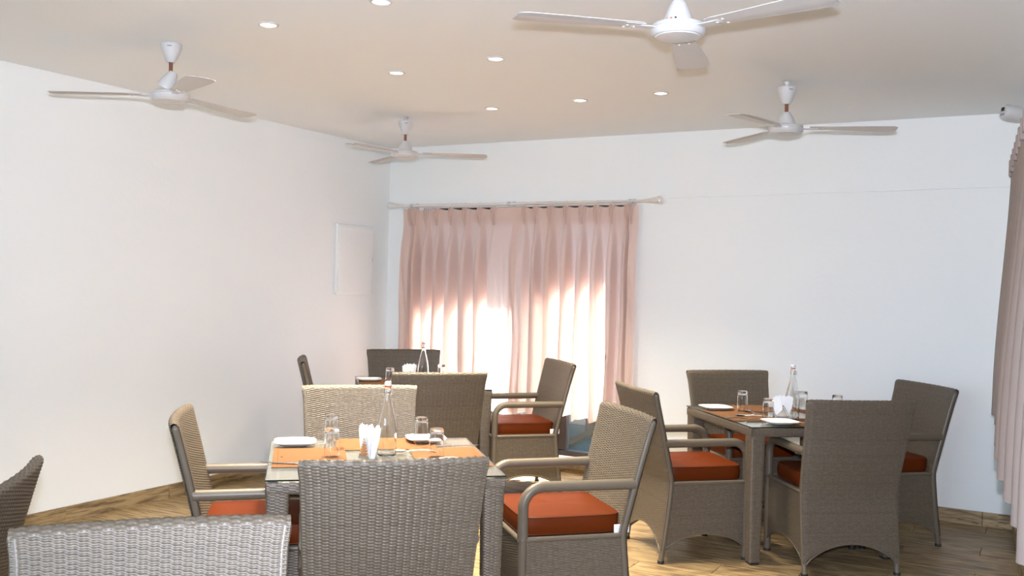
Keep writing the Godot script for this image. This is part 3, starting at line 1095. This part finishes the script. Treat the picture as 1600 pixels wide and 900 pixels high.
const CHAIRS := [
	# x, z, yaw, label, cushion label
	[-1.860, -2.569, -0.745, "woven armchair at the front of the nearest table, its back filling the picture's bottom centre", "rust cushion on the centre front armchair, mostly hidden by its back", 0],
	[-2.985, -2.871, 0.833, "woven armchair left of the nearest table, seen in profile by the left wall", "rust cushion left of the nearest table, beside its left leg", 0],
	[-3.086, -3.991, 2.405, "pale woven armchair facing the camera behind the nearest table's bottle", "rust cushion hidden behind the nearest table, under the pale armchair", 0],
	[-1.740, -4.015, -2.358, "woven armchair at the right side of the nearest table, bright orange seat in full view", "bright orange-rust cushion with a white strap, largest in view", 1],
	[-3.349, -5.086, -0.775, "woven armchair seen from behind, between the pale armchair and the pink curtain", "rust cushion of the middle armchair at the far table, hidden by its back", 0],
	[-4.478, -6.353, 2.363, "darkest woven armchair farthest off, in front of the left curtain edge", "rust cushion of the farthest armchair, behind the far table", 0],
	[-4.470, -5.300, 0.866, "woven armchair edge showing by the left wall beyond the pale armchair", "rust cushion at the far table's left side, hidden behind the pale armchair", 0],
	[-3.187, -6.270, -2.374, "woven armchair in profile in front of the curtains, arms towards the far table", "dark rust cushion with a white strap, in front of the pink curtain hem", 1],
	[-0.892, -5.341, -0.641, "large dark woven armchair seen from behind at the front of the right table", "dark rust cushion seen under the arm at the front of the right table", 0],
	[-1.924, -5.171, 0.823, "woven armchair on the left side of the right table, back turned towards the nearest table", "rust cushion on the left side of the right table, between chair arm and table leg", 0],
	[-1.818, -6.412, 2.396, "woven armchair behind the right table, in front of the bare white wall", "rust cushion behind the right table, glimpsed under the table top", 0],
	[-0.729, -6.383, -2.271, "dark woven armchair at the far right, in profile before the bare wall", "darkest rust cushion at the far right, half hidden", 0],
	[-1.668, -1.443, 2.324, "pale woven armchair back cut off by the bottom left edge of the picture", "", 0],
	[-2.579, -1.581, -2.297, "dark woven armchair corner leaning in from the left edge of the picture", "", 0]]

func build_chairs() -> void:
	var proto: Node3D = null
	var soft: Node3D = null
	for c in CHAIRS:
		var at := Vector3(c[0], 0, c[1])
		if proto == null:
			proto = make_chair(c[3])
			proto.position = at
			proto.rotation.y = -c[2]
		else:
			copy(proto, "dining_armchair", c[3], at, -c[2])
		if c[4] == "": continue
		var fw := Vector3(sin(c[2]), 0, -cos(c[2]))
		var ca: Vector3 = at + fw * 0.215 + Vector3(0, CR - 0.001, 0)
		if soft == null:
			soft = make_cushion(c[4])
			soft.position = ca
			soft.rotation.y = -c[2]
		else:
			var q := copy(soft, "seat_cushion", c[4], ca, -c[2])
			if c[5] == 1:
				var g := Geo.new()
				g.box(Vector3(-0.247, 0.022, 0.215), Vector3(0.006, 0.036, 0.07), 0.002, 1)
				var st := put("tie_strap", g, mat.strap, q)
				st.set_meta("label", "white tie strap")

# ------------------------------------------------------------------ things on the tables
func table_point(k: int, x: float, away: float, y := TABLE_TOP) -> Vector3:
	var a: float = TABLES[k][2]
	return Vector3(TABLES[k][0] + x * cos(a) + away * sin(a), y, TABLES[k][1] + x * sin(a) - away * cos(a))

func mat_image() -> ImageTexture:   # plain paper mat with a thin printed rule and small printed marks
	var im := Image.create(512, 344, false, Image.FORMAT_RGB8)
	var base := Color(0.465, 0.325, 0.215)
	im.fill(base)
	var f := FastNoiseLite.new()
	f.frequency = 0.2
	for y in 344:
		for x in 512:
			var k := 1.0 + 0.05 * f.get_noise_2d(x, y)
			im.set_pixel(x, y, Color(base.r * k, base.g * k, base.b * k))
	var ink := Color(0.27, 0.13, 0.07)
	for x in range(24, 488):
		if (x / 5) % 4 != 3:
			im.fill_rect(Rect2i(x, 22, 1, 2), ink)
	for q in [[30, 300, 26, 10], [64, 303, 14, 7], [420, 292, 34, 16], [428, 312, 20, 6], [236, 36, 40, 9]]:
		for i in range(0, q[2], 4):
			im.fill_rect(Rect2i(q[0] + i, q[1] + (i * 7) % 3, 3, q[3] - (i * 5) % 4), ink)
	return ImageTexture.create_from_image(im)

func spoon_geo(fork := false) -> Geo:
	var g := Geo.new()
	var path := PackedVector3Array()
	var rad := []
	for k in 13:
		var f := k / 12.0
		path.append(Vector3(0, 0.004 + 0.008 * sin(PI * f) * (1.0 - f * 0.4), lerpf(0.075, -0.055, f)))
		rad.append(lerpf(0.0042, 0.0024, f))
	g.tube(path, rad, 6)
	if fork:
		g.box(Vector3(0, 0.005, -0.066), Vector3(0.022, 0.002, 0.026), 0.001, 1)
		for x in [-0.0095, -0.0032, 0.0032, 0.0095]:
			g.tube(PackedVector3Array([Vector3(x, 0.005, -0.076), Vector3(x, 0.004, -0.096), Vector3(x, 0.007, -0.112)]), 0.0014, 5)
	else:
		for side in 2:
			var p := PackedVector3Array()
			for j in 9:
				var r := j / 8.0
				for i in 21:
					var a := TAU * i / 20.0
					p.append(Vector3(cos(a) * 0.019 * r, 0.009 - 0.007 * (1.0 - r * r) - (0.0012 if side == 1 else 0.0), -0.078 + sin(a) * 0.030 * r))
			g.grid(p, 21, 9, side == 1, true)
	return g

func knife_geo() -> Geo:
	var g := Geo.new()
	g.box(Vector3(0, 0.004, 0.055), Vector3(0.013, 0.006, 0.09), 0.0025, 2)
	var o := PackedVector2Array([Vector2(-0.007, 0.0), Vector2(0.008, 0.0), Vector2(0.009, 0.08), Vector2(0.002, 0.115), Vector2(-0.007, 0.10)])
	g.prism(o, 0.0018, Transform3D(Basis(Vector3.RIGHT, Vector3(0, 0, -1), Vector3(0, 1, 0)), Vector3(0, 0.003, 0.012)))
	return g

func make_bottle(label: String, at: Vector3) -> Node3D:
	var t := thing("water_bottle", label, "bottle", at, 0.4, "clear swing-top water bottles")
	var g := Geo.new()
	g.lathe([Vector2(0.0, 0.004), Vector2(0.032, 0.0), Vector2(0.039, 0.005), Vector2(0.040, 0.02), Vector2(0.040, 0.115), Vector2(0.0385, 0.135), Vector2(0.033, 0.165), Vector2(0.025, 0.200), Vector2(0.018, 0.228), Vector2(0.0145, 0.250), Vector2(0.0135, 0.270), Vector2(0.0165, 0.273), Vector2(0.0165, 0.279), Vector2(0.0135, 0.282), Vector2(0.0135, 0.292), Vector2(0.0105, 0.292), Vector2(0.0105, 0.268), Vector2(0.0118, 0.250), Vector2(0.0152, 0.228), Vector2(0.0222, 0.200), Vector2(0.0302, 0.165), Vector2(0.0357, 0.135), Vector2(0.0372, 0.115), Vector2(0.0372, 0.022), Vector2(0.035, 0.010), Vector2(0.0, 0.012)], 32)
	put("glass_body", g, mat.glass, t)
	g = Geo.new()
	g.lathe([Vector2(0.0, 0.297), Vector2(0.0125, 0.297), Vector2(0.0140, 0.301), Vector2(0.0135, 0.311), Vector2(0.010, 0.315), Vector2(0.0, 0.316)], 20)
	put("stopper", g, mat.porcelain, t)
	g = Geo.new()
	g.lathe([Vector2(0.010, 0.290), Vector2(0.0138, 0.2925), Vector2(0.0138, 0.2965), Vector2(0.0, 0.2970)], 20)
	put("gasket", g, mat.rubber_orange, t)
	g = Geo.new()
	for s in [-1.0, 1.0]:
		g.tube(PackedVector3Array([Vector3(s * 0.015, 0.306, 0), Vector3(s * 0.019, 0.290, 0.004), Vector3(s * 0.0185, 0.268, 0.010), Vector3(s * 0.015, 0.255, 0.012)]), 0.0012, 6)
	var ring := PackedVector3Array()
	for k in 17: ring.append(Vector3(cos(TAU * k / 16.0) * 0.0165, 0.262, sin(TAU * k / 16.0) * 0.0165))
	g.tube(ring, 0.0014, 6, 0.0, 1.0, false)
	ring = PackedVector3Array()
	for k in 17: ring.append(Vector3(cos(TAU * k / 16.0) * 0.0155, 0.307 + 0.004 * sin(TAU * k / 16.0), sin(TAU * k / 16.0) * 0.0155))
	g.tube(ring, 0.0012, 6, 0.0, 1.0, false)
	put("wire_bail", g, mat.steel, t)
	return t

func make_tumbler(label: String) -> Node3D:   # stands upside down: thick base on top
	var t := thing("tumbler", label, "glass", Vector3.ZERO, 0.0, "upturned glass tumblers")
	var g := Geo.new()
	var h := 0.122
	g.lathe([Vector2(0.0305, 0.0), Vector2(0.0325, 0.0), Vector2(0.0325, 0.004), Vector2(0.031, 0.07), Vector2(0.0297, h - 0.006), Vector2(0.027, h), Vector2(0.0, h), ], 32)
	var q := Geo.new()
	g.lathe([Vector2(0.0, h - 0.016), Vector2(0.024, h - 0.018), Vector2(0.0275, h - 0.024), Vector2(0.029, 0.07), Vector2(0.0305, 0.0)], 32)
	put("glass_wall", g, mat.glass, t)
	return t

func make_holder(label: String, at: Vector3, turn: float) -> Node3D:
	var t := thing("napkin_holder", label, "napkin holder", at, turn, "triangular metal napkin holders")
	for s in [-1.0, 1.0]:
		var g := Geo.new()
		var o := PackedVector2Array([Vector2(-0.052, 0.004), Vector2(0.052, 0.004), Vector2(0.046, 0.016), Vector2(0.006, 0.088), Vector2(-0.006, 0.088), Vector2(-0.046, 0.016)])
		g.prism(o, 0.0015, Transform3D(Basis(), Vector3(0, 0, s * 0.019 - 0.00075)))
		var pl := put("side_plate", g, mat.steel, t)
		for k in 6:   # pierced dots along both slopes
			for m in [-1.0, 1.0]:
				g = Geo.new()
				var f := k / 5.0
				var c := Vector3(m * lerpf(0.036, 0.006, f), lerpf(0.022, 0.076, f), s * 0.019)
				g.tube(PackedVector3Array([c + Vector3(0, 0, -0.0012), c + Vector3(0, 0, 0.0012)]), 0.0024, 8)
				put("pierced_dot", g, mat.porcelain, pl)
	var b := Geo.new()
	b.box(Vector3(0, 0.002, 0), Vector3(0.104, 0.004, 0.05), 0.0015, 1)
	put("base", b, mat.steel, t)
	return t

func napkin_geo(seed_no: int) -> Geo:   # a folded paper napkin standing on edge, its corners fanned to points
	var r := RandomNumberGenerator.new()
	r.seed = seed_no
	var g := Geo.new()
	for k in 3:
		var w := r.randf_range(0.024, 0.029)
		var h := r.randf_range(0.128, 0.140)
		var o := PackedVector2Array([Vector2(-w * 0.55, 0.0), Vector2(w * 0.55, 0.0), Vector2(w, h * 0.55), Vector2(w * 0.9, h * 0.9), Vector2(w * 0.55, h), Vector2(w * 0.3, h * 0.95), Vector2(-w * 0.1, h * 1.03), Vector2(-w * 0.45, h * 0.94), Vector2(-w * 0.8, h * 0.98), Vector2(-w, h * 0.6)])
		g.prism(o, 0.0012, Transform3D(Basis(Vector3.UP, r.randf_range(-0.1, 0.1)) * Basis(Vector3.RIGHT, r.randf_range(-0.05, 0.05)), Vector3(0, 0, (k - 1) * 0.0022)))
	return g

func build_tableware() -> void:
	var where := ["on the nearest table", "on the right table", "on the far table"]
	var y := TABLE_TOP + 0.0005
	# placemats
	var mm := paint(Color(1, 1, 1), 0.75, 0.0, 0.25)
	mm.albedo_texture = mat_image()
	var g := Geo.new()
	var mw := 0.445
	var md := 0.30
	g.box(Vector3(0, 0.0008, 0), Vector3(mw, 0.0016, md), 0.0006, 1)
	for k in g.uv.size(): g.uv[k] = Vector2(g.v[k].x / mw + 0.5, g.v[k].z / md + 0.5)
	var mat_mesh := g.mesh()
	var sides := ["left", "back", "right", "front"]
	var mats := [[0, -0.285, 0.005, 0], [0, 0.06, 0.298, 1], [0, 0.292, -0.04, 2], [0, -0.02, -0.298, 3], [1, -0.292, 0.0, 0], [1, 0.0, 0.300, 1], [1, 0.292, 0.0, 2], [1, 0.0, -0.296, 3], [2, -0.292, 0.0, 0], [2, 0.0, 0.300, 1], [2, 0.29, 0.0, 2]]
	for m in mats:
		var tones := "orange" if m[0] == 0 else "reddish brown"
		var o := put("placemat", mat_mesh, mm)
		tag(o, "%s paper placemat along the %s side %s" % [tones, sides[m[3]], where[m[0]]], "placemat", "paper placemats on the tables")
		o.position = table_point(m[0], m[1], m[2], y)
		o.rotation.y = -TABLES[m[0]][2] + [PI / 2, 0.0, -PI / 2, PI][m[3]]
	# plates
	var proto: Node3D = null
	var plates := [[0, -0.345, 0.30, "white rounded-square plate at the back left corner of the nearest table"], [0, 0.245, 0.36, "white rounded-square plate behind the tumblers on the nearest table"],
		[1, -0.340, 0.262, "white rounded-square plate at the left corner of the right table"], [1, -0.235, -0.352, "white rounded-square plate at the front corner of the right table"], [2, -0.368, 0.086, "white plate on the far table, seen over the pale armchair"]]
	for pl in plates:
		var at := table_point(pl[0], pl[1], pl[2], y + 0.0016)
		if proto == null:
			proto = thing("side_plate", pl[3], "plate", at, -TABLES[0][2] + PI / 4, "white rounded-square plates")
			g = Geo.new()
			g.lathe([Vector2(0.0, 0.0), Vector2(0.050, 0.0), Vector2(0.058, 0.003), Vector2(0.090, 0.016), Vector2(0.0915, 0.019), Vector2(0.088, 0.0195), Vector2(0.060, 0.0075), Vector2(0.050, 0.005), Vector2(0.0, 0.005)], 64, Transform3D(), 4.5)
			put("dish", g, mat.porcelain, proto)
			proto.rotation.y = -TABLES[0][2]
		else:
			copy(proto, "side_plate", pl[3], at, -TABLES[pl[0]][2])
	# tumblers
	proto = null
	var glasses := [[0, -0.185, 0.376, 0, "upturned tumbler at the back left of the nearest table"], [0, -0.196, -0.012, 0, "upturned tumbler at the left of the nearest table, beside the napkins"], [0, 0.212, 0.277, 0, "upturned tumbler in front of the plate on the nearest table"], [0, 0.235, -0.055, 0, "upturned tumbler at the right of the nearest table, on its mat"],
		[1, -0.208, 0.172, 0, "upturned tumbler on the left mat of the right table"], [1, -0.230, -0.205, 0, "upturned tumbler beside the napkin holder of the right table"], [1, 0.184, 0.160, 0, "upturned tumbler behind the bottle of the right table"], [1, 0.300, -0.04, 0, "upturned tumbler peeping over the dark armchair at the right table"],
		[2, -0.242, -0.20, 0, "upturned tumbler on the far table, left of the napkins"], [2, 0.167, 0.10, 0, "upturned tumbler on the far table, right of the bottle"]]
	for q in glasses:
		if proto == null:
			proto = make_tumbler(q[4])
			proto.position = table_point(q[0], q[1], q[2], y + 0.0017)
		else:
			copy(proto, "tumbler", q[4], table_point(q[0], q[1], q[2], y + 0.0017), 0.3)
	# bottles
	proto = make_bottle("clear swing-top water bottle in the middle of the nearest table", table_point(0, 0.032, 0.005, y))
	copy(proto, "water_bottle", "clear swing-top water bottle on the right table, against the white wall", table_point(1, -0.072, -0.185, y), 1.1)
	copy(proto, "water_bottle", "clear swing-top water bottle on the far table, against the dark armchair", table_point(2, 0.0, -0.130, y), 2.0)
	# napkin holders and napkins
	var spots := [[0, -0.050, -0.065, 0.35], [1, -0.150, -0.215, -0.35], [2, -0.095, -0.07, 0.2]]
	var nm := [napkin_geo(1).mesh(), napkin_geo(2).mesh(), napkin_geo(3).mesh()]
	for s in spots:
		var at := table_point(s[0], s[1], s[2], y)
		var turn: float = -TABLES[s[0]][2] + s[3] + (PI / 2 if s[0] == 0 else 0.0)
		make_holder("triangular metal napkin holder %s" % where[s[0]], at, turn)
		for k in 4:
			var o := put("paper_napkin", nm[k % 3], mat.paper)
			tag(o, "white folded paper napkin standing in the holder %s" % where[s[0]], "napkin", "folded napkins in the holder %s" % where[s[0]])
			var lean := [-0.22, -0.07, 0.07, 0.2][k] as float
			o.basis = Basis(Vector3.UP, turn) * Basis(Vector3(0, 0, 1), lean) * Basis(Vector3.RIGHT, [-0.05, -0.02, 0.02, 0.05][k] as float)
			o.position = at + Vector3(0, 0.005, 0) + Basis(Vector3.UP, turn) * Vector3(-lean * 0.06, 0, (k - 1.5) * 0.0085)
	# cutlery
	var spoon := spoon_geo().mesh()
	var fork := spoon_geo(true).mesh()
	var knife := knife_geo().mesh()
	var cut := [
		[knife, "table_knife", "steel knife lying on the left orange mat of the nearest table", "knife", 0, -0.385, -0.150, 1.25],
		[fork, "table_fork", "steel fork on the right orange mat, beside the tumbler of the nearest table", "fork", 0, 0.265, -0.12, 1.5],
		[spoon, "spoon", "steel spoon lying under the right tumbler on the nearest table", "spoon", 0, 0.175, 0.06, 1.45],
		[knife, "table_knife", "steel knife at the far edge of the right orange mat", "knife", 0, 0.37, 0.20, -1.5],
		[spoon, "spoon", "steel spoon with its bowl nearest the left tumbler, right table", "spoon", 1, -0.205, 0.055, -0.2],
		[spoon, "spoon", "steel spoon lying nearest the front left edge of the right table", "spoon", 1, -0.26, -0.085, 1.0],
		[fork, "table_fork", "steel fork lying along the left mat's front edge, right table", "fork", 1, -0.395, -0.17, -1.7],
		[knife, "table_knife", "steel knife beside the front plate of the right table", "knife", 1, -0.10, -0.36, 0.3]]
	for c in cut:
		var o := put(c[1], c[0], mat.steel)
		tag(o, c[2], c[3], "cutlery on the tables")
		o.position = table_point(c[4], c[5], c[6], y + 0.0017)
		o.rotation.y = -TABLES[c[4]][2] + c[7]

func build_small_things() -> void:
	# flush cover panel on the left wall
	var p := thing("cover_panel", "white metal electrical cover panel set on the left wall near the corner", "panel", Vector3(WALL_LEFT_X, 1.655, -6.43))
	var g := Geo.new()
	g.box(Vector3(0.014, 0, 0), Vector3(0.028, 0.585, 0.485), 0.010, 3)
	put("frame", g, mat.wall, p)
	g = Geo.new()
	g.box(Vector3(0.028, 0, 0), Vector3(0.010, 0.545, 0.445), 0.004, 2)
	var door := put("door", g, mat.wall, p)
	g = Geo.new()
	g.box(Vector3(0.034, 0.005, -0.21), Vector3(0.012, 0.03, 0.014), 0.004, 2)
	put("latch", g, mat.white_metal, door)
	# bullet camera by the right wall
	var c := thing("security_camera", "white bullet security camera high at the right edge", "security camera", Vector3(-0.185, 2.535, -6.2))
	var aim := Basis(Vector3.UP, -0.95) * Basis(Vector3.RIGHT, -0.10)
	g = Geo.new()
	var t := Transform3D(aim * Basis(Vector3.RIGHT, PI / 2), Vector3.ZERO)
	g.lathe([Vector2(0.0, -0.09), Vector2(0.034, -0.088), Vector2(0.040, -0.078), Vector2(0.042, -0.03), Vector2(0.042, 0.05), Vector2(0.036, 0.066), Vector2(0.030, 0.070), Vector2(0.0, 0.070)], 28, t)
	put("housing", g, mat.white_metal, c)
	g = Geo.new()
	g.box(Vector3(0, 0.012, 0.071), Vector3(0.026, 0.022, 0.006), 0.002, 1, Transform3D(aim, Vector3.ZERO))
	put("lens", g, mat.lens_black, c)
	g = Geo.new()
	g.box(Vector3(0, -0.018, 0.071), Vector3(0.036, 0.012, 0.005), 0.002, 1, Transform3D(aim, Vector3.ZERO))
	put("sensor_strip", g, mat.grey_plastic, c)
	g = Geo.new()
	g.tube(PackedVector3Array([Vector3(0.02, 0.02, -0.03), Vector3(0.07, 0.07, -0.05), Vector3(0.08, 0.123, -0.05)]), 0.012, 10)
	g.tube(PackedVector3Array([Vector3(0.08, 0.109, -0.05), Vector3(0.08, 0.123, -0.05)]), 0.035, 20)
	put("mount", g, mat.white_metal, c)
